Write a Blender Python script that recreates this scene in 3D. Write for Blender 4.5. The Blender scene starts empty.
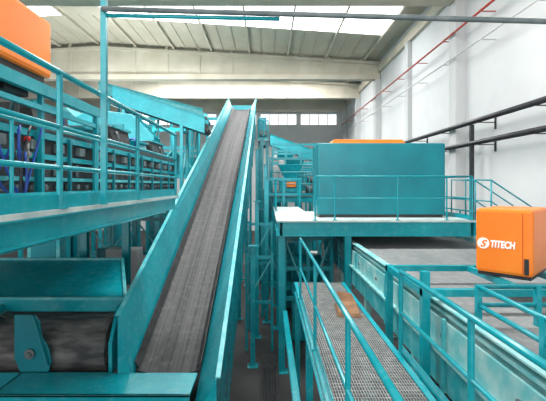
import bpy, bmesh, math, random
from mathutils import Vector, Matrix
random.seed(4)
H=4.8
sc=bpy.context.scene
sc.view_settings.view_transform='Standard'
sc.view_settings.look='None'
sc.view_settings.exposure=0.05
COL=sc.collection

# ---------------------------------------------------------------- materials
def srgb(r,g,b):
    f=lambda c:(c/255/12.92) if c/255<=0.04045 else ((c/255+0.055)/1.055)**2.4
    return (f(r),f(g),f(b),1)
def mat(name,c1,c2=None,scale=3,rough=.5,metal=0,stretch=(1,1,1),lo=.4,hi=.7,bump=0,detail=6,dust=None,damt=.6):
    m=bpy.data.materials.new(name); m.use_nodes=True
    nt=m.node_tree; b=nt.nodes['Principled BSDF']
    b.inputs['Roughness'].default_value=rough; b.inputs['Metallic'].default_value=metal
    if c2 is None: c2=c1
    tc=nt.nodes.new('ShaderNodeTexCoord'); mp=nt.nodes.new('ShaderNodeMapping')
    mp.inputs['Scale'].default_value=stretch
    n=nt.nodes.new('ShaderNodeTexNoise'); n.inputs['Scale'].default_value=scale; n.inputs['Detail'].default_value=detail
    r=nt.nodes.new('ShaderNodeValToRGB')
    r.color_ramp.elements[0].position=lo; r.color_ramp.elements[1].position=hi
    r.color_ramp.elements[0].color=c1; r.color_ramp.elements[1].color=c2
    nt.links.new(tc.outputs['Object'],mp.inputs['Vector']); nt.links.new(mp.outputs[0],n.inputs['Vector'])
    nt.links.new(n.outputs['Fac'],r.inputs['Fac'])
    out=r.outputs[0]
    if dust:
        n2=nt.nodes.new('ShaderNodeTexNoise'); n2.inputs['Scale'].default_value=7; n2.inputs['Detail'].default_value=10; n2.inputs['Roughness'].default_value=.72
        r2=nt.nodes.new('ShaderNodeValToRGB'); r2.color_ramp.elements[0].position=.5; r2.color_ramp.elements[1].position=.75
        r2.color_ramp.elements[0].color=(0,0,0,1); r2.color_ramp.elements[1].color=(damt,damt,damt,1)
        mx=nt.nodes.new('ShaderNodeMix'); mx.data_type='RGBA'
        nt.links.new(tc.outputs['Object'],n2.inputs['Vector']); nt.links.new(n2.outputs['Fac'],r2.inputs['Fac'])
        nt.links.new(r2.outputs[0],mx.inputs[0]); nt.links.new(out,mx.inputs[6]); mx.inputs[7].default_value=dust
        out=mx.outputs[2]
    nt.links.new(out,b.inputs['Base Color'])
    if bump:
        bp=nt.nodes.new('ShaderNodeBump'); bp.inputs['Strength'].default_value=bump; bp.inputs['Distance'].default_value=.02
        nt.links.new(n.outputs['Fac'],bp.inputs['Height']); nt.links.new(bp.outputs[0],b.inputs['Normal'])
    return m
TEAL=mat('teal_paint',srgb(0,138,152),srgb(14,158,170),1.3,.26,lo=.38,hi=.75,dust=srgb(120,190,194),damt=.28)
TEALD=mat('teal_paint_dusty',srgb(48,162,172),srgb(122,192,194),4,.45,lo=.42,hi=.8)
TEALK=mat('teal_paint_deep',srgb(0,112,126),srgb(4,128,140),1.2,.32)
RUB=mat('belt_rubber',srgb(38,38,41),srgb(76,75,76),5,.7,stretch=(3.2,.03,.03),lo=.36,hi=.68,detail=4,dust=srgb(104,102,100))
WORN=mat('worn_rubber',srgb(58,58,60),srgb(124,124,123),2.5,.7,stretch=(1,3,3),lo=.38,hi=.78,detail=7)
RUBK=mat('black_rubber',srgb(28,28,30),srgb(52,52,54),6,.6)
RUBG=mat('dusty_belt',srgb(112,117,119),srgb(144,148,148),.9,.75,stretch=(1,.3,1),dust=srgb(168,170,168))
WHT=mat('dusty_channel',srgb(104,180,184),srgb(168,202,201),4,.5)
CONC=mat('concrete',srgb(186,180,164),srgb(202,196,181),.8,.85,bump=.1)
PIL=mat('pilaster_plaster',srgb(184,187,188),srgb(196,198,198),.5,.85)
WALL=mat('white_wall_plaster',srgb(198,201,203),srgb(210,213,214),.35,.9)
ROOF=mat('roof_sheet',srgb(178,172,155),srgb(194,188,172),.5,.7)
FLOOR=mat('floor_concrete',srgb(32,33,35),srgb(60,60,60),.8,.7,bump=.1)
ORA=mat('orange_paint',srgb(245,124,22),srgb(250,136,32),1.5,.4)
GALV=mat('galvanised_steel',srgb(110,112,110),srgb(150,152,150),8,.45,.3)
GRAT=mat('light_grating_steel',srgb(126,129,128),srgb(156,158,156),8,.5,.1)
GALVL=mat('deck_plate',srgb(165,182,182),srgb(200,208,205),3,.6)
BLK=mat('black_pipe_paint',srgb(34,34,38),srgb(52,52,56),4,.4)
REDP=mat('red_pipe_paint',srgb(160,62,54),srgb(180,80,70),3,.4)
CARD=mat('cardboard',srgb(110,80,56),srgb(140,104,74),6,.9)
BLUE=mat('blue_hose_rubber',srgb(22,60,150),srgb(30,84,180),6,.4)
WPNT=mat('white_print',srgb(250,250,250),None,1,.5)
GREYP=mat('grey_pipe',srgb(84,96,100),srgb(110,120,122),6,.5)
LGREY=mat('light_grey_enamel',srgb(180,184,184),srgb(196,199,198),2,.5)
REDV=mat('red_cap',srgb(190,30,30),None,1,.5)
def emis(name,col,s):
    m=bpy.data.materials.new(name); m.use_nodes=True; nt=m.node_tree
    b=nt.nodes['Principled BSDF']; b.inputs['Base Color'].default_value=(.8,.8,.8,1)
    b.inputs['Emission Color'].default_value=col; b.inputs['Emission Strength'].default_value=s
    return m
SKY=emis('skylight_glass',(1,1,1,1),4.0)
WIN=emis('window_glass',(.95,.98,1,1),1.1)

# ---------------------------------------------------------------- geometry helpers
def nb(): return bmesh.new()
def hexa(bm,pts):
    v=[bm.verts.new(p) for p in pts]
    for f in ((0,1,2,3),(7,6,5,4),(0,4,5,1),(1,5,6,2),(2,6,7,3),(3,7,4,0)):
        bm.faces.new([v[i] for i in f])
def box(bm,x0,x1,y0,y1,z0,z1):
    hexa(bm,[(x0,y0,z0),(x0,y1,z0),(x1,y1,z0),(x1,y0,z0),(x0,y0,z1),(x0,y1,z1),(x1,y1,z1),(x1,y0,z1)])
def loft(bm,pa,pb):
    n=len(pa)
    a=[bm.verts.new(p) for p in pa]; b=[bm.verts.new(p) for p in pb]
    for i in range(n):
        j=(i+1)%n; bm.faces.new((a[i],a[j],b[j],b[i]))
    bm.faces.new(a[::-1]); bm.faces.new(b)
def prism(bm,prof,A,B):
    loft(bm,[Vector(A)+p for p in prof],[Vector(B)+p for p in prof])
def bar(bm,A,B,w,h):
    A=Vector(A);B=Vector(B); d=(B-A).normalized()
    up=Vector((0,0,1)) if abs(d.z)<.95 else Vector((0,1,0))
    s=d.cross(up).normalized(); u=s.cross(d).normalized()
    prism(bm,[s*w/2+u*h/2,-s*w/2+u*h/2,-s*w/2-u*h/2,s*w/2-u*h/2],A,B)
def ibeam(bm,A,B,w,h,t=.015):
    A=Vector(A);B=Vector(B); d=(B-A).normalized()
    up=Vector((0,0,1)) if abs(d.z)<.95 else Vector((0,1,0))
    s=d.cross(up).normalized(); u=s.cross(d).normalized()
    P=[(w/2,h/2),(-w/2,h/2),(-w/2,h/2-t),(-t/2,h/2-t),(-t/2,-h/2+t),(-w/2,-h/2+t),(-w/2,-h/2),(w/2,-h/2),(w/2,-h/2+t),(t/2,-h/2+t),(t/2,h/2-t),(w/2,h/2-t)]
    prism(bm,[s*a+u*b for a,b in P],A,B)
def tube(bm,pts,r,n=12):
    pts=[Vector(p) for p in pts]; rings=[]
    for i,p in enumerate(pts):
        if i==0:d=pts[1]-p
        elif i==len(pts)-1:d=p-pts[i-1]
        else:d=(pts[i+1]-p).normalized()+(p-pts[i-1]).normalized()
        d.normalize()
        up=Vector((0,0,1)) if abs(d.z)<.9 else Vector((0,1,0))
        s=d.cross(up).normalized(); u=s.cross(d).normalized()
        rings.append([bm.verts.new(p+s*r*math.cos(2*math.pi*k/n)+u*r*math.sin(2*math.pi*k/n)) for k in range(n)])
    for a,b in zip(rings,rings[1:]):
        for k in range(n): bm.faces.new((a[k],a[(k+1)%n],b[(k+1)%n],b[k]))
    bm.faces.new(rings[0][::-1]); bm.faces.new(rings[-1])
def mk(name,bm,m,parent=None,bevel=0,smooth=False,label=None,split=False):
    if split:
        seen=set(); isl=[]
        for v in bm.verts:
            if v in seen: continue
            st=[v]; comp=[]; seen.add(v)
            while st:
                q=st.pop(); comp.append(q)
                for e in q.link_edges:
                    o2=e.other_vert(q)
                    if o2 not in seen: seen.add(o2); st.append(o2)
            isl.append(comp)
        if len(isl)>1:
            out=[]
            for comp in isl:
                b2=nb(); mp={v:b2.verts.new(v.co) for v in comp}
                fs=[]
                for v in comp:
                    for f in v.link_faces:
                        if f not in fs: fs.append(f)
                for f in fs: b2.faces.new([mp[v] for v in f.verts])
                out.append(mk(name,b2,m,parent,bevel,smooth,label))
            bm.free(); return out[0]
    bmesh.ops.recalc_face_normals(bm,faces=bm.faces)
    xs=[v.co for v in bm.verts]
    c=Vector(((min(v.x for v in xs)+max(v.x for v in xs))/2,(min(v.y for v in xs)+max(v.y for v in xs))/2,min(v.z for v in xs)))
    for v in bm.verts: v.co-=c
    me=bpy.data.meshes.new(name); bm.to_mesh(me); bm.free(); me.materials.append(m)
    if smooth:
        for p in me.polygons: p.use_smooth=len(p.vertices)==4
    o=bpy.data.objects.new(name,me); COL.objects.link(o)
    W=c+Vector((0,0,H))
    if parent is not None:
        o.parent=parent; o.location=W-parent.location
    else: o.location=W
    if bevel:
        b=o.modifiers.new('bevel','BEVEL'); b.width=bevel; b.segments=2; b.limit_method='ANGLE'
    if label: o['label']=label
    return o
def root(name,label,cat,loc,group=None):
    o=bpy.data.objects.new(name,None); o.empty_display_size=.2; COL.objects.link(o)
    o.location=Vector(loc)+Vector((0,0,H)); o['label']=label; o['category']=cat
    if group:o['group']=group
    return o
def top(o,label,cat,group=None):
    o['label']=label;o['category']=cat
    if group:o['group']=group
    return o
def struct(o): o['kind']='structure'; return o
FL=-H

# ---------------------------------------------------------------- room
XR=8.0; XL=-24.0; YF=42.0; YB=-6.0
bm=nb(); box(bm,XL,XR,YB,YF,FL-.2,FL); struct(mk('floor',bm,FLOOR))
SLP=.065
rz=lambda x:8.9+(XR-x)*SLP if x>-12 else 8.9+20*SLP-(-12-x)*SLP
bm=nb(); box(bm,XR,XR+.3,YB,YF,FL,9.1); struct(mk('wall_right',bm,WALL))
bm=nb(); box(bm,XL,XR+.3,YF,YF+.3,FL,10.6); struct(mk('wall_far',bm,WALL))
bm=nb(); box(bm,XL-.3,XL,YB,YF+.3,FL,9.7); struct(mk('wall_left',bm,WALL))
bm=nb()
P=[(XR+.3,rz(XR)),(-12,rz(-12+.001)),(XL-.3,rz(XL))]
prism(bm,[Vector((x,0,z)) for x,z in P]+[Vector((x,0,z+.2)) for x,z in P[::-1]],(0,YB,0),(0,YF+.3,0))
struct(mk('ceiling',bm,ROOF))
tn=0
def trim(bm,m,bevel=0):
    global tn
    tn+=1; return struct(mk('trim_%d'%tn,bm,m,bevel=bevel))
for y in (4.5,16.5,28.6,34.8,40.6):
    bm=nb()
    prof=[Vector((XR-.05,0,7.7)),Vector((XL+.1,0,7.7)),Vector((XL+.1,0,9.2)),Vector((-12,0,9.85)),Vector((XR-.05,0,8.75))]
    prism(bm,prof,(0,y-.1,0),(0,y+.1,0))
    box(bm,XL+.1,XR-.05,y-.28,y+.28,7.5,7.85)
    prof=[Vector((XL+.1,0,9.0)),Vector((XL+.1,0,9.2)),Vector((-12,0,9.85)),Vector((XR-.05,0,8.75)),Vector((XR-.05,0,8.55)),Vector((-12,0,9.65))]
    prism(bm,prof,(0,y-.28,0),(0,y+.28,0))
    for k in range(14):
        x=XR-1.4-k*2.3
        if x>XL+1: box(bm,x-.09,x+.09,y-.16,y+.16,7.8,rz(x)-.02)
    trim(bm,CONC)
    bm=nb(); box(bm,XR-.4,XR-.001,y-.3,y+.3,FL,7.5); trim(bm,PIL)
bm=nb(); box(bm,XR-.25,XR-.001,22.2,22.7,FL,8.0); trim(bm,PIL)
for k in range(11):
    x=XR-1.2-k*2.7
    bm=nb(); box(bm,x-.05,x+.05,YB,YF,rz(x)-.2,rz(x)-.04); trim(bm,CONC)
bm=nb()
for (ya,yb) in ((10.4,20.0),(23.8,31.0),(33.6,42)):
    for k in range(34):
        x=XR-.4-k*.9
        if x>XL: box(bm,x-.025,x+.025,ya,yb,rz(x)-.05,rz(x)-.0)
trim(bm,ROOF)
bm=nb(); box(bm,XR-.18,XR-.001,YB,YF,8.0,8.5); trim(bm,CONC)
wn=0
for (y0,y1) in ((8,10.4),(20.0,23.8),(31.0,33.6)):
    for k in range(8):
        xa=XR-1.22-k*2.7; xb=xa-2.66
        if xa>-12 and xb<-12: continue
        bm=nb()
        hexa(bm,[(xb,y0,rz(xb)-.06),(xb,y1,rz(xb)-.06),(xa,y1,rz(xa)-.06),(xa,y0,rz(xa)-.06),(xb,y0,rz(xb)-.03),(xb,y1,rz(xb)-.03),(xa,y1,rz(xa)-.03),(xa,y0,rz(xa)-.03)])
        wn+=1; struct(mk('window_%d'%wn,bm,SKY))
for k in range(7):
    xa=7.2-k*4.2
    bm=nb(); box(bm,xa-3.8,xa,YF-.05,YF-.002,6.3,7.4); wn+=1; struct(mk('window_%d'%wn,bm,WIN))
    bm=nb()
    for j in range(5):
        x=xa-3.8+j*.95; box(bm,x-.03,x+.03,YF-.1,YF-.05,6.3,7.4)
    box(bm,xa-3.85,xa+.05,YF-.1,YF-.05,6.25,6.31); trim(bm,CONC)

# ---------------------------------------------------------------- generic builders
def guardrail(label,path,h=1.1,posts=None,toe=True,r=.021,m=TEAL,mids=(.5,),group=None):
    R=root('guardrail',label,'railing',path[0],group)
    pts=[Vector(p) for p in path]
    up=Vector((0,0,h))
    bm=nb(); tube(bm,[p+up for p in pts],r); mk('top_rail',bm,m,R,smooth=True)
    for f in mids:
        bm=nb(); tube(bm,[p+up*f for p in pts],r*.8); mk('mid_rail',bm,m,R,smooth=True)
    if toe:
        for a,b in zip(pts,pts[1:]):
            bm=nb(); bar(bm,a+Vector((0,0,.06)),b+Vector((0,0,.06)),.008,.12); mk('toe_board',bm,m,R)
    for p in (posts or path):
        p=Vector(p); bm=nb(); tube(bm,[p,p+up],r); box(bm,p.x-.05,p.x+.05,p.y-.05,p.y+.05,p.z,p.z+.015)
        mk('post',bm,m,R)
    return R
def platform(name,label,cat,x0,x1,y0,y1,z,legs=(),deckm=GALVL,bh=.3,edge=TEAL,legw=.16):
    R=root(name,label,cat,((x0+x1)/2,(y0+y1)/2,FL if legs else z))
    bm=nb(); box(bm,x0,x1,y0,y1,z-.04,z); mk('deck',bm,deckm,R)
    e=.07
    for A,B in (((x0+e,y0,z-.04-bh/2),(x0+e,y1,z-.04-bh/2)),((x1-e,y0,z-.04-bh/2),(x1-e,y1,z-.04-bh/2))):
        bm=nb(); ibeam(bm,A,B,.14,bh); mk('side_beam',bm,edge,R)
    n=int((y1-y0)/1.5)
    for k in range(n+1):
        yy=y0+e+(y1-y0-2*e)*k/max(n,1)
        bm=nb(); ibeam(bm,(x0+.15,yy,z-.04-bh/2),(x1-.15,yy,z-.04-bh/2),.12,bh*(.8 if 0<k<n else 1)); mk('cross_beam',bm,edge,R)
    for lx,ly in legs:
        bm=nb(); ibeam(bm,(lx,ly,FL),(lx,ly,z-.04-bh),legw,legw,.02); box(bm,lx-.16,lx+.16,ly-.16,ly+.16,FL,FL+.02)
        mk('leg',bm,edge,R)
    return R
def conveyor(label,p,q,w,ph=.3,fl=.0,legs=(),fh=.3,beltm=RUB,panelm=TEAL,framem=TEAL,ribs=0,legw=.1,drum=.2,name='belt_conveyor',legfloor=FL,rubber=True,lip=.05,idl=True,drumm=None,panels=True,solid=False):
    p=Vector(p);q=Vector(q); L=(q-p).length
    d=(q-p).normalized(); s=d.cross(Vector((0,0,1))).normalized(); u=Vector((0,0,1))
    R=root(name,label,'conveyor',(p.x,p.y,legfloor))
    def V(a,b): return s*a+u*b
    bm=nb(); hw=w/2; c=min(.2,w*.2)
    T=[(-hw,.05),(-hw+c,0),(hw-c,0),(hw,.05)]
    prism(bm,[V(a,b) for a,b in T]+[V(a,b-.02) for a,b in T[::-1]],p,q)
    prism(bm,[V(-hw,-drum*2),V(hw,-drum*2),V(hw,-drum*2+.02),V(-hw,-drum*2+.02)],p,q)
    mk('belt',bm,beltm,R)
    for e in (p,q):
        bm=nb(); tube(bm,[e+V(-hw,-drum),e+V(hw,-drum)],drum,32); tube(bm,[e+V(-hw-.1,-drum),e+V(hw+.1,-drum)],.04,12)
        mk('end_drum',bm,drumm or RUBK,R,smooth=True)
    for sg in (-1,1):
        a0=hw+.01
        if panels:
            bm=nb()
            prism(bm,[V(sg*a0,.03),V(sg*(a0+fl),ph),V(sg*(a0+fl+.025),ph),V(sg*(a0+.025),.03)],p,q)
            prism(bm,[V(sg*(a0+fl-.01),ph),V(sg*(a0+fl+lip),ph),V(sg*(a0+fl+lip),ph+.02),V(sg*(a0+fl-.01),ph+.02)],p,q)
            mk('side_panel',bm,panelm,R)
        if rubber:
            bm=nb(); prism(bm,[V(sg*(a0-.06),.07),V(sg*(a0+.01),.19),V(sg*(a0-.0),.19),V(sg*(a0-.075),.075)],p,q)
            mk('rubber_skirt',bm,RUBK,R)
        if solid:
            bm=nb(); prism(bm,[V(sg*(a0+.11),ph*.7),V(sg*(a0+.13),ph*.7),V(sg*(a0+.13),-fh),V(sg*(a0+.11),-fh)],p,q); mk('side_cover',bm,panelm,R)
        bm=nb(); P=[(a0+.03,.04),(a0+.10,.04),(a0+.10,.0),(a0+.05,.0),(a0+.05,-fh+.03),(a0+.10,-fh+.03),(a0+.10,-fh),(a0+.03,-fh)]
        prism(bm,[V(sg*a,b) for a,b in P],p,q); mk('side_frame',bm,framem,R)
    if idl:
        bm=nb(); n=max(2,int(L/1.2))
        for k in range(1,n):
            c0=p+(q-p)*(k/n); tube(bm,[c0+V(-hw,-.08),c0+V(hw,-.08)],.045,10)
        mk('idler_roller',bm,GALV,R,smooth=True,split=True)
    for t in legs:
        c0=p+(q-p)*t
        for sg in (-1,1):
            b=c0+V(sg*(hw+.09),-fh+.02); bm=nb()
            bar(bm,(b.x,b.y,legfloor),b,legw,legw)
            box(bm,b.x-legw,b.x+legw,b.y-legw,b.y+legw,legfloor,legfloor+.02)
            mk('leg',bm,framem,R)
        zt=c0.z-fh-.2
        if zt-legfloor>1.2:
            bm=nb(); n=max(1,int((zt-legfloor)/2.0))
            for k in range(n+1):
                z=zt-(zt-legfloor-.3)*k/n
                A=c0+V(-(hw+.09),0);A.z=z;B=c0+V((hw+.09),0);B.z=z
                bar(bm,A,B,.07,.07)
                if k<n:
                    z2=zt-(zt-legfloor-.3)*(k+1)/n; C=B.copy(); C.z=z2; bar(bm,A,C,.05,.05)
            mk('brace',bm,framem,R,split=True)
    return R
def motor(x,y,z,r=.18,l=.5,ax='x',m=TEALK):
    R=root('electric_motor','finned electric motor with gearbox on a small base','motor',(x,y,z))
    A=Vector((l/2,0,0)) if ax=='x' else Vector((0,l/2,0)); c=Vector((x,y,z+r+.06))
    bm=nb(); tube(bm,[c-A,c+A],r,18)
    mk('body',bm,m,R,smooth=True)
    bm=nb()
    for k in range(6):
        t=-.8+k*.28; tube(bm,[c+A*t,c+A*(t+.06)],r*1.12,18)
    mk('cooling_fin',bm,GREYP,R,split=True)
    bm=nb(); box(bm,x-r,x+r,y-r,y+r,z,z+.1); mk('base',bm,BLK,R)
    bm=nb(); box(bm,x-.07,x+.07,y-.07,y+.07,z+2*r+.03,z+2*r+.14); mk('terminal_box',bm,GREYP,R,bevel=.01)
def cabinet(x,y,z,w,d,h,m=LGREY,legs=.12):
    R=root('control_cabinet','upright metal control cabinet with door and handle','cabinet',(x,y,z))
    bm=nb(); box(bm,x-w/2,x+w/2,y,y+d,z+legs,z+h); mk('body',bm,m,R,bevel=.02)
    bm=nb(); box(bm,x-w/2+.04,x+w/2-.04,y-.02,y,z+legs+.04,z+h-.04); mk('door',bm,m,R,bevel=.008)
    bm=nb(); box(bm,x+w/2-.12,x+w/2-.09,y-.05,y-.02,z+h*.5,z+h*.62); mk('handle',bm,BLK,R)
    bm=nb(); box(bm,x-w/2+.03,x+w/2-.03,y+.03,y+d-.03,z,z+legs); mk('plinth',bm,BLK,R)
def frame(x0,x1,y,zt,n,levels,w=.12,dy=0,label='teal steel support frame with crossbars',brace=True):
    R=root('support_frame',label,'steel frame',((x0+x1)/2,y,FL))
    ys=[y] if not dy else [y,y+dy]
    for yy in ys:
        for k in range(n):
            x=x0+(x1-x0)*k/(n-1); bm=nb(); bar(bm,(x,yy,FL),(x,yy,zt),w,w); mk('column',bm,TEAL,R)
        for z in levels:
            bm=nb(); bar(bm,(x0,yy,z),(x1,yy,z),w*.7,w*1.2); mk('crossbar',bm,TEAL,R)
        if brace:
            for k in range(n-1):
                xa=x0+(x1-x0)*k/(n-1); xb=x0+(x1-x0)*(k+1)/(n-1)
                a,b=(levels[0],levels[1]) if k%2 else (levels[1],levels[0])
                bm=nb(); bar(bm,(xa,yy,a),(xb,yy,b),w*.5,w*.5); mk('brace',bm,TEALD,R)
    if dy:
        for z in levels:
            for x in (x0,x1):
                bm=nb(); bar(bm,(x,y,z),(x,y+dy,z),w*.7,w); mk('side_bar',bm,TEAL,R)
    return R

# ---------------------------------------------------------------- main incline conveyor
MC=conveyor('long inclined belt conveyor with tall teal side walls',
  (-1.65,6.6,-3.1),(-1.65,25,4.7),1.06,.79,.38,legs=(.12,.42,.68,.93),fh=.34,ribs=0,legw=.13,drum=.22,panels=False)
sl=7.8/18.4
def inc(y): return -3.1+(y-6.6)*sl
for sg,yn,f0,f1,h0,h1,dp in ((-1,6.45,.20,.24,1.05,.66,.34),(1,5.55,.38,.32,.86,.66,1.25)):
    xi=-1.65+sg*.54; t=.02*sg
    ya,yb=yn,25.0; za,zb=inc(ya),inc(yb)
    bm=nb()
    loft(bm,[(xi,ya,za+.03),(xi+sg*f0,ya,za+h0),(xi+sg*f0+t,ya,za+h0),(xi+t,ya,za+.03)],[(xi,yb,zb+.03),(xi+sg*f1,yb,zb+h1),(xi+sg*f1+t,yb,zb+h1),(xi+t,yb,zb+.03)])
    mk('side_panel',bm,TEAL,MC)
    bm=nb()
    loft(bm,[(xi+sg*f0,ya,za+h0+.02),(xi+sg*(f0+.07),ya,za+h0+.02),(xi+sg*(f0+.07),ya,za+h0),(xi+sg*f0,ya,za+h0)],[(xi+sg*f1,yb,zb+h1+.02),(xi+sg*(f1+.07),yb,zb+h1+.02),(xi+sg*(f1+.07),yb,zb+h1),(xi+sg*f1,yb,zb+h1)])
    mk('top_flange',bm,TEALD,MC)
    bm=nb()
    loft(bm,[(xi+sg*f0,ya,za+h0),(xi+sg*f0+t,ya,za+h0),(xi+sg*f0+t,ya,za-dp),(xi+sg*f0,ya,za-dp)],[(xi+sg*f1,yb,zb+h1),(xi+sg*f1+t,yb,zb+h1),(xi+sg*f1+t,yb,zb-dp),(xi+sg*f1,yb,zb-dp)])
    mk('outer_skirt',bm,TEAL,MC)
    bm=nb()
    prism(bm,[Vector((xi,0,za+.03)),Vector((xi+sg*f0,0,za+h0)),Vector((xi+sg*f0+t,0,za+h0)),Vector((xi+sg*f0+t,0,max(za-dp,FL+.02))),Vector((xi,0,-3.9))],(0,ya-.04,0),(0,ya,0)); mk('end_plate',bm,TEAL,MC)
    bm=nb()
    for k in range(1,5):
        y=6.6+k*4.1; z=inc(y); r=(y-ya)/(yb-ya); f=f0+(f1-f0)*r; h=h0+(h1-h0)*r; X=xi+sg*f+t
        prism(bm,[Vector((X,0,z+h)),Vector((X+sg*.04,0,z+h)),Vector((X+sg*.04,0,z-dp)),Vector((X,0,z-dp))],(0,y,0),(0,y+.05,.02))
    mk('skirt_rib',bm,TEAL,MC,split=True)
bm=nb()
box(bm,-3.98,-1.13,5.75,6.44,-3.06,-3.02)
box(bm,-3.98,-1.13,5.75,5.79,-3.75,-3.02)
box(bm,-3.98,-3.94,5.75,6.44,-3.75,-3.02)
mk('tail_housing',bm,TEAL,MC,bevel=.008,label='teal folded steel cover around the lower drum')
bm=nb(); bar(bm,(-3.9,5.85,FL),(-3.9,5.85,-3.75),.1,.1); mk('housing_leg',bm,TEAL,MC)
bm=nb(); hexa(bm,[(-2.4,25.1,2.6),(-2.4,26.4,2.6),(-.9,26.4,2.6),(-.9,25.1,2.6),(-2.5,25.05,4.3),(-2.5,26.6,5.3),(-.8,26.6,5.3),(-.8,25.05,4.3)])
mk('head_chute',bm,TEALK,MC)

# ---------------------------------------------------------------- feed conveyor at lower left
FC=conveyor('short flat feed conveyor with dusty grey belt wrapped round a roller',
  (-3.7,9.3,-2.33),(-3.7,7.0,-2.33),2.02,.04,.0,legs=(.3,),fh=.3,drum=.45,panelm=TEALD,rubber=False,beltm=WORN,idl=False,drumm=WORN)
bm=nb()
hexa(bm,[(-6.2,7.3,-2.12),(-6.2,9.0,-1.72),(-3.25,9.0,-1.72),(-2.58,7.3,-2.12),(-6.2,7.3,-2.08),(-6.2,9.0,-1.68),(-3.25,9.0,-1.68),(-2.58,7.3,-2.08)])
hexa(bm,[(-6.2,7.26,-2.30),(-6.2,7.3,-2.30),(-2.58,7.3,-2.30),(-2.58,7.26,-2.30),(-6.2,7.26,-2.08),(-6.2,7.3,-2.08),(-2.58,7.3,-2.08),(-2.58,7.26,-2.08)])
hexa(bm,[(-2.62,7.3,-3.3),(-3.29,9.0,-3.3),(-3.25,9.0,-3.3),(-2.58,7.3,-3.3),(-2.62,7.3,-2.08),(-3.29,9.0,-1.68),(-3.25,9.0,-1.68),(-2.58,7.3,-2.08)])
mk('cover_hood',bm,TEAL,FC,bevel=.008,label='large sloped teal sheet metal hood over the belt')
bm=nb(); bar(bm,(-6.2,7.27,-2.06),(-2.58,7.27,-2.06),.05,.05); bar(bm,(-2.60,7.3,-2.06),(-3.27,8.98,-1.66),.06,.05); bar(bm,(-6.2,8.98,-1.66),(-3.27,8.98,-1.66),.06,.05); mk('folded_edge',bm,TEALD,FC,split=True)
pl=[(-4.1,-2.1),(-3.78,-2.1),(-3.70,-2.2),(-3.66,-2.45),(-3.54,-2.66),(-3.5,-2.85),(-3.55,-3.02),(-4.0,-3.02),(-4.1,-2.8)]
bm=nb(); prism(bm,[Vector((x,0,z)) for x,z in pl],(0,6.46,0),(0,6.5,0)); prism(bm,[Vector((-3.80,0,-2.1)),Vector((-3.76,0,-2.1)),Vector((-3.52,0,-2.9)),Vector((-3.56,0,-2.9))],(0,6.40,0),(0,6.46,0))
mk('drum_bracket',bm,TEALK,FC,bevel=.006)
bm=nb(); tube(bm,[(-3.84,6.42,-2.72),(-3.84,6.46,-2.72)],.08,18); tube(bm,[(-3.84,6.38,-2.72),(-3.84,6.43,-2.72)],.035,14); mk('bearing_housing',bm,GREYP,FC,smooth=True)
bm=nb(); box(bm,-6.3,-4.78,6.55,8.6,-3.04,-2.16); mk('side_block',bm,TEAL,FC,bevel=.03)
bm=nb(); prism(bm,[Vector((0,6.56,-3.1)),Vector((0,6.56,-2.6)),Vector((0,6.9,-2.1)),Vector((0,8.4,-2.05)),Vector((0,8.4,-3.1))],(-2.62,0,0),(-2.56,0,0))
mk('side_plate',bm,TEAL,FC,bevel=.006)
bm=nb(); box(bm,-6.2,-2.62,6.46,6.5,-3.75,-3.04); mk('lower_plate',bm,TEALK,FC)

# ---------------------------------------------------------------- left platform
LP=platform('walkway_platform','raised teal steel walkway beside the sorting line','walkway',-3.2,-1.72,1.2,7.7,-.2,legs=((-2.2,1.6),),bh=.2)
LP2=platform('machine_platform','raised teal steel platform carrying the sorting line','platform',-7.0,-3.22,1.2,14,-.2,legs=((-3.4,9.6),(-4.4,9.6),(-3.4,13.7),(-6.8,13.7),(-6.8,9.6),(-5.6,12)),bh=.3)
guardrail('teal tubular handrail along the raised walkway',[(-1.76,1.2,-.2),(-1.76,7.62,-.2)],1.15,
  posts=[(-1.76,1.4,-.2),(-1.76,3.38,-.2),(-1.76,5.4,-.2),(-1.76,7.62,-.2)],r=.026,mids=(.6,.3))
bm=nb(); ibeam(bm,(-2.9,1.2,-.62),(-2.9,10.5,-.62),.16,.24); o=mk('steel_beam',bm,TEALD); top(o,'dusty teal steel beam running under the platform','beam')
R=root('overhead_pipe_frame','tall teal post frame carrying a long grey overhead pipe','pipe frame',(-1.9,4.1,FL))
bm=nb(); bar(bm,(-1.68,4.1,-.2),(-1.68,4.1,2.3),.055,.055); mk('post',bm,TEAL,R)
bm=nb(); bar(bm,(6.2,4.3,FL),(6.2,4.3,2.3),.08,.08); mk('post',bm,TEAL,R)
bm=nb(); tube(bm,[(-1.68,4.04,1.78),(6.2,4.24,1.64)],.028,14); mk('pipe',bm,GREYP,R,smooth=True)
bm=nb(); tube(bm,[(-1.68,4.1,1.74),(.12,4.12,1.71)],.022,12); mk('pipe',bm,TEAL,R,smooth=True)

# ---------------------------------------------------------------- left sorting line
SL=root('sorting_machine','long teal sorting machine with black rubber curtains and rollers','sorting machine',(-3.6,8,-.2))
bm=nb(); box(bm,-4.4,-2.95,3.2,12.6,.66,.7); mk('top_cover',bm,TEAL,SL)
for (z0,z1,m,nm,x) in ((.60,.68,TEAL,'upper_panel',-2.9),(.40,.60,RUBK,'rubber_curtain',-2.95),(.33,.40,TEAL,'middle_panel',-2.9),(.1,.33,RUBK,'rubber_curtain',-2.95),(.05,.10,TEALD,'middle_panel',-2.9),(-.12,.05,RUBK,'lower_curtain',-2.95),(-.17,-.12,TEAL,'lower_panel',-2.88)):
    bm=nb(); box(bm,x-.05,x,3.2,12.6,z0,z1); mk(nm,bm,m,SL)
bm=nb()
for k in range(12):
    y=3.3+k*.83; box(bm,-2.9,-2.86,y,y+.05,-.18,.66)
mk('side_rib',bm,TEALK,SL,split=True)
bm=nb()
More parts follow.
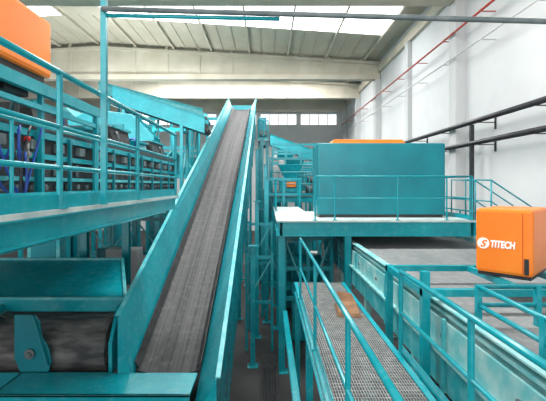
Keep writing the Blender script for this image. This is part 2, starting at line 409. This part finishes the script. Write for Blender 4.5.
for k in range(30):
    y=3.45+k*.3; tube(bm,[(-2.96,y,-.03),(-2.9,y,-.03)],.035,12)
mk('guide_wheel',bm,GREYP,SL,smooth=True,split=True)
bm=nb()
for k in range(14):
    y=3.6+k*.63; tube(bm,[(-2.93,y,.13),(-2.93,y,.3)],.025,10)
mk('guide_roller',bm,GREYP,SL,smooth=True,split=True)
bm=nb()
for k in range(14):
    y=3.6+k*.63; box(bm,-2.95,-2.87,y,y+.16,.44,.56)
mk('valve_block',bm,GREYP,SL,split=True,bevel=.006)
bm=nb(); box(bm,-3.05,-2.93,3.3,12.5,.70,.84); mk('dark_beam',bm,BLK,SL)
for y in (3.4,6,9,12.3):
    for x in (-4.3,-3.1):
        bm=nb(); bar(bm,(x,y,-.2),(x,y,.66),.08,.08); mk('leg',bm,TEAL,SL)
for i,(y,w,hh,m) in enumerate(((5.4,.9,.42,RUBK),(6.9,.7,.3,TEALK),(8.1,1.0,.5,RUBK),(9.6,.8,.36,TEAL),(10.9,1.2,.5,BLK))):
    bm=nb(); hexa(bm,[(-4.2,y,.7),(-4.2,y+w,.7),(-3.1,y+w,.7),(-3.1,y,.7),(-4.25,y-.05,.7+hh),(-4.25,y+w+.05,.7+hh),(-3.2,y+w+.05,.7+hh),(-3.2,y-.05,.7+hh)])
    mk('hopper_box',bm,m,SL,bevel=.01)
    bm=nb(); bar(bm,(-3.16,y-.06,.7+hh),(-3.16,y+w+.06,.7+hh),.05,.05); mk('hopper_rim',bm,TEAL,SL)
for k in range(7):
    y=4.9+k*1.1
    bm=nb(); tube(bm,[(-3.08,y,.7),(-3.08,y,1.0),(-3.12,y+.05,1.08),(-3.3,y+.3,1.1),(-3.4,y+.35,.9)],.028,12); mk('air_fitting',bm,(GREYP,BLUE,BLK)[k%3],SL,smooth=True)
for (y,z) in ((4.2,.7),(7.75,.7)): motor(-3.5,y,z,.12,.3,'y',BLK)
guardrail('teal handrail on the far side of the sorting machine',[(-4.7,3,-.2),(-4.7,13.9,-.2)],1.5,posts=[(-4.7,y,-.2) for y in (3.2,5.5,7.8,10,12,13.8)],r=.022,mids=(.35,.68))
guardrail('teal handrail between walkway and sorting machine',[(-2.5,2.2,-.2),(-2.5,7.6,-.2)],.85,posts=[(-2.5,y,-.2) for y in (3.9,5.8,7.6)],r=.02,mids=(.5,))
OS=root('optical_sorter_unit','orange optical sorter housing on a teal bracket','machine',(-3.3,4.4,-.2))
bm=nb(); box(bm,-3.7,-2.75,3.3,5.1,1.34,2.06); mk('housing',bm,ORA,OS,bevel=.05)
bm=nb(); box(bm,-3.65,-2.8,3.35,5.0,1.26,1.35); mk('base_plate',bm,RUBK,OS)
bm=nb(); box(bm,-3.4,-2.86,3.5,4.2,1.0,1.26); box(bm,-3.4,-2.9,4.4,4.85,1.06,1.26); mk('sensor_block',bm,BLK,OS,split=True,bevel=.01)
for (x,y) in ((-3.65,3.4),(-2.84,3.4),(-3.65,5.0),(-2.84,5.0)):
    bm=nb(); bar(bm,(x,y,-.2),(x,y,1.28),.06,.06); mk('leg',bm,TEAL,OS)
bm=nb(); bar(bm,(-2.8,3.3,1.18),(-2.8,6.6,1.18),.08,.14); bar(bm,(-2.8,3.3,.95),(-2.8,6.6,.95),.05,.06);bar(bm,(-2.8,6.5,-.2),(-2.8,6.5,1.18),.07,.07); mk('bracket_beam',bm,TEAL,OS,split=True)
for i in range(7):
    bm=nb(); a=.055*i; pts=[]
    for k in range(21):
        t=k/20
        pts.append((-2.8+.032*i+.008*math.sin(t*5+i),3.85+.35*t+a+.12*math.sin(t*6+i*1.3),.66-.05*i-.6*math.sin(math.pi*t*(.9+.05*i))))
    tube(bm,pts,.012,8); o=mk('air_hose',bm,BLUE if i not in(2,5) else BLK,smooth=True)
    top(o,'thin looping %s air hose on the sorting machine side'%('blue' if i not in(2,5) else 'black'),'hose','air hoses on the sorting machine')
R=root('air_valve','small chrome air valve with red cap on the machine side','valve',(-2.8,4.55,.2))
bm=nb(); tube(bm,[(-2.84,4.55,.35),(-2.7,4.55,.35)],.03,12); tube(bm,[(-2.74,4.55,.2),(-2.74,4.55,.5)],.02,12); mk('body',bm,GALV,R,smooth=True)
bm=nb(); tube(bm,[(-2.74,4.55,.5),(-2.74,4.55,.55)],.035,14); mk('cap',bm,REDV,R,smooth=True)

# ---------------------------------------------------------------- rear left machinery
conveyor('solid-sided teal inclined conveyor discharging onto the main incline',(-6.0,16,3.5),(-2.45,16,2.3),.9,.34,.04,legs=(.12,.75),fh=.3,panelm=TEAL,drum=.13,legw=.12,solid=True)
conveyor('teal inclined transfer conveyor high above the sorting hall',(-8.6,21,4.9),(-3.3,21,3.5),1.2,.35,.12,legs=(.1,.5,.9),fh=.4,panelm=TEALD,drum=.2,solid=True)
HP=root('feed_hopper','teal funnel shaped hopper on legs','hopper',(-6.2,18,FL))
bm=nb(); hexa(bm,[(-7.0,17.5,1.0),(-7.0,18.4,1.0),(-6.0,18.4,1.0),(-6.0,17.5,1.0),(-7.6,17.2,2.7),(-7.6,18.7,2.7),(-5.5,18.7,2.7),(-5.5,17.2,2.7)])
mk('funnel',bm,TEAL,HP)
bm=nb(); box(bm,-7.65,-5.45,17.15,18.75,2.65,2.75); mk('rim',bm,TEALD,HP)
for (x,y) in ((-7.55,17.3),(-5.6,17.3),(-7.55,18.6),(-5.6,18.6)):
    bm=nb(); bar(bm,(x,y,FL),(x,y,2.65),.14,.14); mk('leg',bm,TEAL,HP)
bm=nb(); bar(bm,(-7.55,17.3,1.0),(-5.6,17.3,-.6),.08,.08); bar(bm,(-7.55,17.3,-.6),(-5.6,17.3,1.),.08,.08);bar(bm,(-7.55,17.3,.4),(-5.6,17.3,.4),.1,.14); mk('brace',bm,TEAL,HP,split=True)
SB=root('screening_machine','pale grey and teal screening machine with pitched lid','screening machine',(-10.5,21,FL))
bm=nb(); prism(bm,[Vector((-13,0,1)),Vector((-9.4,0,1)),Vector((-9.4,0,3.0)),Vector((-10.4,0,4.0)),Vector((-13,0,4.0))],(0,20.5,0),(0,24,0)); mk('body',bm,TEALD,SB)
bm=nb(); 
for k in range(6): box(bm,-12.9+k*.66,-12.82+k*.66,20.43,20.5,1,3.0)
mk('side_rib',bm,TEAL,SB,split=True)
for (x,y) in ((-12.8,20.7),(-9.6,20.7),(-12.8,23.8),(-9.6,23.8)):
    bm=nb(); bar(bm,(x,y,FL),(x,y,1),.18,.18); mk('leg',bm,TEAL,SB)
for i,(x,y,w,hh) in enumerate(((-8.2,14.6,1.2,3.4),(-5.0,18.9,1.2,3.2),(-8.4,10.4,1.1,3.6))):
    R=root('baler_unit','teal boxed machine standing on the hall floor','machine',(x,y,FL))
    bm=nb(); box(bm,x-w/2,x+w/2,y,y+1.2,FL+.3,FL+.3+hh); mk('body',bm,TEAL if i%2 else TEALD,R,bevel=.03)
    bm=nb(); box(bm,x-w/2+.15,x+w/2-.15,y-.03,y,FL+.6,FL+hh-.1); mk('door',bm,TEALK,R,bevel=.01)
    bm=nb()
    for dx in (-1,1):
        for yy in (y+.1,y+1.1): bar(bm,(x+dx*(w/2-.1),yy,FL),(x+dx*(w/2-.1),yy,FL+.3),.12,.12)
    mk('foot',bm,BLK,R,split=True)
frame(-6.5,-2.85,14.1,-1.0,5,(-2.4,-1.2),.1)
cabinet(-4.1,11.2,FL,.9,.5,3.0,LGREY)
cabinet(-5.0,12.6,FL,.8,.5,2.8,TEALK)
R=root('screw_press','grey cylindrical press with teal end frames and bulky hood','machine',(-5.8,15.2,FL))
bm=nb(); tube(bm,[(-7.2,14.85,.9),(-4.0,14.85,.9)],.4,24); mk('barrel',bm,GREYP,R,smooth=True)
for x in (-7.1,-5.6,-4.2):
    bm=nb(); box(bm,x-.08,x+.08,14.4,15.3,FL,1.4); mk('end_frame',bm,TEAL,R,bevel=.01)
bm=nb(); box(bm,-7.1,-4.2,14.36,14.4,-.4,.5); mk('guard_plate',bm,RUBK,R)
bm=nb(); prism(bm,[Vector((-7.2,0,1.4)),Vector((-4.1,0,1.4)),Vector((-4.1,0,1.75)),Vector((-4.9,0,2.55)),Vector((-6.4,0,2.75)),Vector((-7.2,0,2.3))],(0,14.4,0),(0,15.25,0)); mk('hood',bm,TEAL,R,bevel=.02)
bm=nb(); box(bm,-6.3,-5.2,14.36,14.4,1.55,2.2); mk('hood_door',bm,TEALK,R,bevel=.01)
for i,(x0,x1,y,zt) in enumerate(((-12.5,-4.5,26,3.6),(-10,-3.2,30.2,5.0))):
    R=frame(x0,x1,y,zt,6,(.6,2.4,-1.5,zt),.18,label='tall teal steel frame with platforms and cross bracing')
    bm=nb(); box(bm,x0+1,x1-1.2,y+.3,y+1.8,.75,2.1); mk('enclosure',bm,TEALK,R)
    bm=nb(); box(bm,x0,x1,y+.12,y+2,.6,.7); mk('deck',bm,GALVL,R)

# ---------------------------------------------------------------- centre gap
for (x,y,zt) in ((-.4,10.6,-1.6),(-.35,12.6,-.5),(-.05,14.0,.3),(-.1,15.5,.8),(-.5,18,1.6),(-.3,21,2.4)):
    bm=nb(); ibeam(bm,(x,y,FL),(x,y,zt),.12,.12,.02); box(bm,x-.14,x+.14,y-.14,y+.14,FL,FL+.02); box(bm,x-.12,x+.12,y-.12,y+.12,zt-.02,zt)
    o=mk('support_column',bm,TEAL); top(o,'slim teal steel column beside the inclined conveyor','column','columns beside the inclined conveyor')
frame(-.62,.12,11.6,-2.0,2,(-2.1,-3.4),.07,label='slim teal steel leg frame beside the incline')
frame(-.62,.12,13.3,-1.2,2,(-1.3,-2.6),.07,label='slim teal steel leg frame beside the incline')
R=root('cable_tray','dark cable tray with black cables lying along the gap','cable tray',(.05,9,FL))
bm=nb(); box(bm,-.15,.25,3,11.2,FL,FL+.05); box(bm,-.17,-.15,3,11.2,FL,FL+.16); box(bm,.25,.27,3,11.2,FL,FL+.16); mk('tray',bm,RUBK,R)
for k in range(4):
    bm=nb(); tube(bm,[(-.08+k*.08,3.1+j*.6,FL+.08+.01*math.sin(j*2+k)) for j in range(13)],.025,8); mk('cable',bm,BLK,R,smooth=True)
bm=nb(); ibeam(bm,(.42,4,-3.2),(.42,9.9,-3.2),.1,.18)
o=mk('steel_beam',bm,TEAL); top(o,'teal steel beam fixed to the walkway legs','beam')
frame(.5,1.9,12.0,-1.4,3,(-3.4,-1.6,-2.5),.1,dy=1.2)
frame(-.2,1.9,14.6,-1.5,4,(-3.6,-1.7,-2.6),.1)
frame(.0,1.35,17.0,.3,3,(-.4,.25),.09,dy=1.2,brace=False)
frame(.1,3.4,21.3,1.5,5,(-.2,1.4,.7),.1,brace=False)
frame(.3,4.6,25.8,2.3,6,(.4,2.2,1.4),.12,brace=False)
frame(.4,5.6,30.6,3.2,6,(1.2,3.1,2.4),.13,brace=False)
R=root('air_compressor','dark teal cylindrical tank machine under the sorter platform','machine',(1.2,12.4,FL))
bm=nb(); tube(bm,[(.75,12.6,-2.6),(1.65,12.6,-2.6)],.42,24); mk('tank',bm,TEALK,R,smooth=True)
bm=nb(); box(bm,.75,1.65,12.3,12.9,FL,-2.98); mk('base',bm,TEAL,R,bevel=.02)
cabinet(.75,15.2,FL,.8,.5,2.6,TEALK)
cabinet(1.7,15.3,FL,.7,.5,2.2,LGREY)
cabinet(-.05,19.6,FL,.8,.6,3.6,TEALK)
cabinet(.1,22.2,FL,.9,.6,4.6,GREYP)
platform('access_platform','small teal access platform on tall legs','platform',-.6,.05,22.9,25.2,2.6,legs=((-.5,23.1),(-.05,23.1),(-.5,25.0),(-.05,25.0)),bh=.25)
guardrail('teal handrail on the tall access platform',[(-.55,22.95,2.6),(.0,22.95,2.6),(.0,25.1,2.6)],1.1,posts=[(-.55,22.95,2.6),(-.25,22.95,2.6),(.0,22.95,2.6),(.0,24.0,2.6),(.0,25.1,2.6)],r=.03)
R=root('drive_motor_housing','teal boxed drive unit beside the conveyor head','drive unit',(-.3,24.2,2.6))
bm=nb(); box(bm,-.58,-.1,24.2,25.1,2.75,4.1); mk('housing',bm,TEALK,R,bevel=.05)
bm=nb(); tube(bm,[(-.3,24.2,3.1),(-.3,23.6,3.1)],.2,18); mk('motor',bm,GREYP,R,smooth=True)
bm=nb(); box(bm,-.55,-.12,24.25,25.05,2.6,2.76); mk('base',bm,BLK,R)
for i,(y,z,x0,x1) in enumerate(((18.8,-.5,.1,2.6),(22,.0,.5,4.5),(27,.6,.2,5.5),(33,1.5,.3,6.0))):
    platform('access_platform','teal steel access platform in the sorting hall','platform',x0,x1,y,y+2.4,z,legs=((x0+.15,y+.15),(x1-.15,y+.15),((x0+x1)/2,y+.15),(x0+.15,y+2.2),(x1-.15,y+2.2)),bh=.28,deckm=GALV)
    guardrail('teal tubular handrail on the access platform',[(x0+.05,y+2.3,z),(x0+.05,y+.05,z),(x1-.05,y+.05,z),(x1-.05,y+2.3,z)],1.1,
        posts=[(x0+.05,y+2.3,z)]+[(x0+.05+(x1-x0-.1)*k/4,y+.05,z) for k in range(5)]+[(x1-.05,y+2.3,z)],r=.026)
    R=root('process_machine','teal hopper shaped processing machine on an access platform','machine',((x0+x1)/2,y+1.2,z))
    xc=x0+1.0
    bm=nb(); box(bm,xc-.55,xc+.55,y+.55,y+1.6,z+.15,z+.85); mk('body',bm,TEALK if i%2 else TEAL,R,bevel=.03)
    bm=nb(); hexa(bm,[(xc-.3,y+.8,z+.85),(xc-.3,y+1.4,z+.85),(xc+.3,y+1.4,z+.85),(xc+.3,y+.8,z+.85),(xc-.6,y+.5,z+1.5),(xc-.6,y+1.7,z+1.5),(xc+.6,y+1.7,z+1.5),(xc+.6,y+.5,z+1.5)])
    mk('hopper',bm,TEAL,R,bevel=.02)
    bm=nb(); box(bm,xc-.5,xc+.5,y+.6,y+1.55,z,z+.15); mk('base',bm,BLK,R)
    if i in (0,2):
        bm=nb(); box(bm,xc-.2,xc+.25,y+.45,y+.55,z+.4,z+.65); mk('drive_guard',bm,ORA,R,bevel=.01,label='small orange drive guard')
    motor(xc+1.0,y+.8,z,.2,.5,'x',BLK)
    cabinet(x0+.35,y+2.0,z,.4,.25,1.5,LGREY)
conveyor('far teal inclined conveyor crossing the hall',(5.6,37.5,2.2),(.2,37.5,4.2),1.0,.5,.1,legs=(.05,.9),fh=.5,panelm=TEAL,solid=True)

# ---------------------------------------------------------------- sorter platform with big teal cabinet
SP=platform('sorter_platform','raised sorter platform with pale deck and teal edge beams','platform',.22,5.3,10.1,13.6,-.9,
   legs=((.35,10.3),(2.05,10.3),(5.95,10.3),(.35,13.4),(2.05,13.4)),bh=.36,deckm=GALVL)
platform('side_walkway','pale decked walkway leading along the machines','walkway',.22,1.25,13.62,16.6,-.9,legs=((.35,16),(1.1,16)),bh=.3)
CB=root('sorter_cabinet','large flat teal sorter cabinet with an orange lid','machine cabinet',(3.1,11.7,-.9))
bm=nb(); box(bm,1.37,4.9,11.05,12.3,-.82,1.16); mk('body',bm,TEALK,CB,bevel=.03)
bm=nb(); box(bm,1.42,4.85,11.1,12.25,-.9,-.82); mk('plinth',bm,BLK,CB)
bm=nb(); prism(bm,[Vector((1.75,0,1.16)),Vector((1.85,0,1.27)),Vector((3.75,0,1.27)),Vector((3.85,0,1.16))],(0,11.15,0),(0,12.2,0)); mk('lid',bm,ORA,CB,bevel=.01)
bm=nb(); box(bm,1.42,1.44,11.035,11.05,-.75,1.1); mk('panel_seam',bm,TEAL,CB)
guardrail('teal handrail along the side walkway',[(.28,16.5,-.9),(.28,13.7,-.9)],1.1,posts=[(.28,y,-.9) for y in (13.8,15.3,16.4)],r=.022)
guardrail('teal handrail in front of the teal cabinet',[(1.2,10.18,-.9),(5.2,10.18,-.9)],1.12,
   posts=[(1.2,10.18,-.9),(1.7,10.18,-.9),(3.3,10.18,-.9),(4.55,10.18,-.9),(5.2,10.18,-.9)],r=.02,toe=False)
guardrail('teal handrail beside the cabinet steps',[(5.25,10.3,-.9),(5.25,13.4,-.9)],1.12,posts=[(5.25,10.4,-.9),(5.25,11.9,-.9),(5.25,13.4,-.9)],r=.02)
ST=root('steel_stair','short teal steel stair beside the cabinet','stairs',(5.9,11,-.9))
for yy in (10.95,11.75):
    bm=nb(); bar(bm,(5.32,yy,-.95),(7.2,yy,-1.9),.03,.2); mk('stringer',bm,TEAL,ST)
for k in range(5):
    bm=nb(); x=5.45+k*.38; box(bm,x,x+.24,10.97,11.73,-1.06-k*.19,-1.03-k*.19); mk('tread',bm,GALV,ST)
for yy in (10.93,11.77):
    bm=nb(); tube(bm,[(5.4,yy,-.95),(5.4,yy,.15),(6.1,yy,.13),(7.2,yy,-.6),(7.2,yy,-1.85)],.022,10); tube(bm,[(5.4,yy,-.4),(6.1,yy,-.45),(7.2,yy,-1.2)],.017,10)
    tube(bm,[(6.1,yy,.13),(6.1,yy,-1.25)],.022,10); mk('handrail',bm,TEAL,ST,smooth=True)
platform('wall_walkway','low teal walkway beside the white hall wall','walkway',6.1,7.55,8.2,16,-1.9,legs=((6.3,10),(7.4,10),(6.3,15.5),(7.4,15.5)),bh=.2,deckm=GALV)
guardrail('teal handrail along the wall walkway',[(6.15,8.3,-1.9),(6.15,15.9,-1.9)],1.1,posts=[(6.15,y,-1.9) for y in (8.4,10.3,12.8,15.8)],r=.025)

# ---------------------------------------------------------------- wide sorter belt at right
RC=conveyor('wide flat acceleration conveyor with dusty grey belt',(3.95,1.9,-1.62),(3.95,13.5,-1.62),3.3,.12,.02,legs=(.12,.35,.6,.85),fh=.42,beltm=RUBG,panelm=WHT,framem=WHT,drum=.2,legw=.12,rubber=False,lip=.12)
for sx in (2.17,5.76):
    bm=nb(); box(bm,sx-.03,sx,1.9,13.4,-2.02,-1.66); mk('upper_side_channel',bm,WHT,RC)
    bm=nb(); box(bm,sx-.03,sx,1.9,13.4,-2.5,-2.12); mk('lower_side_channel',bm,TEALD,RC)
    bm=nb(); box(bm,sx-.10,sx,1.9,13.4,-2.06,-2.02); mk('channel_flange',bm,WHT,RC)
bm=nb()
for k in range(5): box(bm,2.10,2.14,2.4+k*2.4,2.46+k*2.4,-2.5,-1.62)
mk('side_rib',bm,TEALD,RC,split=True)
bm=nb()
for k in range(7):
    tube(bm,[(2.12,3.4+k*1.5,-1.85),(2.15,3.4+k*1.5,-1.85)],.03,12)
mk('side_bearing',bm,GREYP,RC,smooth=True,split=True)
conveyor('parallel flat conveyor with dark belt beside the wide belt',(6.8,2.0,-2.35),(6.8,8,-2.35),1.3,.2,.1,legs=(.2,.8),fh=.3,drum=.15,panelm=TEAL,beltm=RUBG)

# orange sorter head with lettering
TX=root('optical_sorter_unit','orange sorter housing with white lettering on a teal frame','machine',(3.58,5.4,-1.31))
TX.rotation_euler=(0,0,math.radians(-45))
T=TX
def mkl(name,bm,m,bevel=0,smooth=False,label=None):
    o=mk(name,bm,m,None,bevel,smooth,label); loc=o.location.copy(); o.parent=T; o.location=loc-Vector((0,0,H)); return o
bm=nb(); box(bm,-.73,0,0,1.0,.04,.97); mkl('housing',bm,ORA,bevel=.05)
bm=nb(); box(bm,-.70,-.03,.03,.97,0,.06); mkl('base_plate',bm,BLK)
bm=nb(); box(bm,-.125,-.12,-.004,.004,.09,.92); mkl('panel_seam',bm,REDV)
bm=nb(); box(bm,-.10,-.045,-.03,.0,.08,.3); mkl('latch',bm,BLK,bevel=.01)
def text(s,size,x,z,y,name,bold=.012,shear=0,sx=1,m=None):
    cu=bpy.data.curves.new('t','FONT'); cu.body=s; cu.size=size; cu.extrude=.003; cu.offset=bold; cu.shear=shear
    to=bpy.data.objects.new('t',cu); COL.objects.link(to); bpy.context.view_layer.update()
    me=bpy.data.meshes.new_from_object(to.evaluated_get(bpy.context.evaluated_depsgraph_get()))
    bpy.data.objects.remove(to); me.materials.clear(); me.materials.append(m or WPNT)
    for v in me.vertices: v.co.x*=sx
    o=bpy.data.objects.new(name,me); COL.objects.link(o); o.parent=T; o.location=(x,y,z); o.rotation_euler=(math.radians(90),0,0); return o
text('TITECH',.135,-.525,.42,-.006,'lettering',.006,.1,.68)
text('S',.14,-.658,.415,-.016,'logo_swirl',.004,.4,1,ORA)
bm=nb(); tube(bm,[(-.618,-.012,.465),(-.618,.004,.465)],.08,32); mkl('logo_disc',bm,WPNT)
FR=root('equipment_stand','sturdy teal square tube stand straddling the wide belt','stand',(2.4,5,FL))
for (x,y,z1) in ((2.0,5.1,-1.1),(2.0,6.6,-1.32),(5.95,5.1,-1.32),(5.95,6.6,-1.32)):
    bm=nb(); bar(bm,(x,y,FL),(x,y,z1),.1,.1); box(bm,x-.1,x+.1,y-.1,y+.1,FL,FL+.02); mk('upright',bm,TEAL,FR)
for y in (5.1,6.6):
    bm=nb(); bar(bm,(1.95,y,-1.37),(6.0,y,-1.37),.09,.09); mk('cross_beam',bm,TEAL,FR)
for x in (2.0,3.3,4.2):
    bm=nb(); bar(bm,(x,5.1,-1.37),(x,6.6,-1.37),.08,.09); mk('side_beam',bm,TEAL,FR)
R=root('belt_guard_frame','tubular teal guard frame standing over the wide belt','frame',(2.6,4.0,-1.6))
for (x,y) in ((2.42,2.5),(2.42,3.5),(2.42,4.6),(3.1,4.6),(3.8,4.6),(4.6,4.6)):
    bm=nb(); bar(bm,(x,y,-1.62),(x,y,-1.15),.06,.06); mk('upright',bm,TEAL,R)
for z in (-1.17,-1.38):
    bm=nb(); tube(bm,[(2.42,2.5,z),(2.42,4.6,z),(4.6,4.6,z)],.028,12); mk('rail',bm,TEAL,R,smooth=True)

# ---------------------------------------------------------------- grated walkway between
GW=root('grated_walkway','narrow galvanised grating walkway with teal edge beams','walkway',(1.1,5,FL))
x0,x1,y0,y1,z=.6,1.6,1.2,8.6,-2.1
bm=nb()
n=33
for k in range(n+1):
    x=x0+.03+(x1-x0-.06)*k/n; box(bm,x-.0045,x+.0045,y0,y1,z-.025,z)
n=int((y1-y0)/.07)
for k in range(n+1):
    y=y0+(y1-y0)*k/n; box(bm,x0+.03,x1-.03,y-.005,y+.005,z-.012,z+.001)
o=mk('grating',bm,GRAT,GW)
for x in (x0,x1):
    bm=nb(); ibeam(bm,(x,y0,z-.1),(x,y1,z-.1),.07,.22); mk('edge_beam',bm,TEAL,GW)
bm=nb()
for k in range(7): bar(bm,(x0+.04,y0+.1+(y1-y0-.2)*k/6,z-.1),(x1-.04,y0+.1+(y1-y0-.2)*k/6,z-.1),.06,.1)
mk('cross_beam',bm,TEAL,GW,split=True)
for x in (x0+.02,x1-.02):
    for y in (1.5,3.6,6,8.4):
        bm=nb(); bar(bm,(x,y,FL),(x,y,z-.2),.1,.1); mk('leg',bm,TEAL,GW)
guardrail('teal tubular handrail on the conveyor side of the walkway',[(.6,1.25,-2.09),(.6,7.4,-2.09)],1.1,posts=[(.6,y,-2.09) for y in (1.4,3.0,5.1,7.4)],r=.022)
guardrail('teal tubular handrail along the wide belt side of the walkway',[(1.66,1.25,-2.1),(1.66,5.0,-2.1)],1.02,posts=[(1.66,y,-2.1) for y in (1.4,3.27,5.0)],r=.028)
R=root('cardboard_box','flattened dull brown cardboard lying on the walkway','cardboard box',(1.35,6.6,-2.09))
bm=nb(); hexa(bm,[(1.1,6.35,-2.09),(1.15,6.95,-2.09),(1.5,6.9,-2.09),(1.48,6.3,-2.09),(1.12,6.4,-2.04),(1.18,6.9,-2.0),(1.5,6.85,-1.99),(1.46,6.36,-2.05)]); mk('body',bm,CARD,R)
bm=nb(); hexa(bm,[(1.18,6.9,-2.0),(1.18,6.91,-2.0),(1.5,6.86,-2.0),(1.5,6.85,-2.0),(1.22,7.05,-1.87),(1.22,7.06,-1.87),(1.46,7.01,-1.9),(1.46,7.0,-1.9)]); mk('flap',bm,CARD,R)

# ---------------------------------------------------------------- wall pipes
def wallpipe(name,label,x,z,r,m,y0,y1):
    R=root(name,label,'pipe',(x,y0,z)); bm=nb(); tube(bm,[(x,y0,z),(x,y1,z)],r,16); mk('pipe_run',bm,m,R,smooth=True)
    yy=y0+1
    while yy<y1:
        bm=nb(); box(bm,x-r-.02,XR-.01,yy,yy+.05,z-r-.03,z-r); 
        if r>.07: box(bm,XR-.05,XR-.002,yy,yy+.06,z-r-.25,z+r+.1)
        yy+=3
        mk('pipe_bracket',bm,m if r<.07 else BLK,R)
wallpipe('wall_pipe','thick black pipe along the white wall',7.46,2.3,.09,BLK,1,38)
wallpipe('wall_pipe','black pipe with brackets on the white wall',7.46,1.52,.09,BLK,1,38)
wallpipe('fire_pipe','long thin red fire pipe high on the white wall',7.5,6.15,.045,REDP,1,41)
wallpipe('cable_conduit','pale grey cable conduit high on the wall',7.5,5.15,.03,PIL,1,41)
bm=nb(); box(bm,7.4,7.53,14.6,14.72,-1.9,2.2); o=mk('pipe_riser',bm,BLK); top(o,'black vertical pipe rising up the white wall','pipe')

# ---------------------------------------------------------------- lights
w=bpy.data.worlds.new('World'); sc.world=w; w.use_nodes=True
w.node_tree.nodes['Background'].inputs[0].default_value=(1,.99,.97,1); w.node_tree.nodes['Background'].inputs[1].default_value=1.5
def area(x,y,z,sx,sy,e,rot=(0,0,0),col=(1,.99,.965)):
    l=bpy.data.lights.new('skylight_or_fill_lamp','AREA'); l.shape='RECTANGLE'; l.size=sx; l.size_y=sy; l.energy=e; l.color=col
    o=bpy.data.objects.new('skylight_or_fill_lamp',l); o.location=(x,y,z+H); o.rotation_euler=rot; COL.objects.link(o)
area(-3,9,8.6,14,2,2200)
area(-3,22,8.8,14,3,1800)
area(-3,32.3,8.8,14,2.4,1900)
area(-6,-5.5,5,20,8,1200,(math.radians(97),0,0))  # added frontal fill behind the camera at the open end, not a skylight
area(-10,24,2.5,6,2,1200,(math.radians(180),0,0))  # added fill aimed upward to brighten the roof from below, not a skylight

# ---------------------------------------------------------------- camera
cd=bpy.data.cameras.new('camera'); cam=bpy.data.objects.new('camera',cd); COL.objects.link(cam)
cam.location=(0,0,H); cam.rotation_euler=(math.radians(90),0,0)
cd.sensor_width=36; cd.lens=400/546*36
cd.shift_x=(273-268)/546; cd.shift_y=-(200.5-185)/546
cd.clip_start=.05
sc.camera=cam
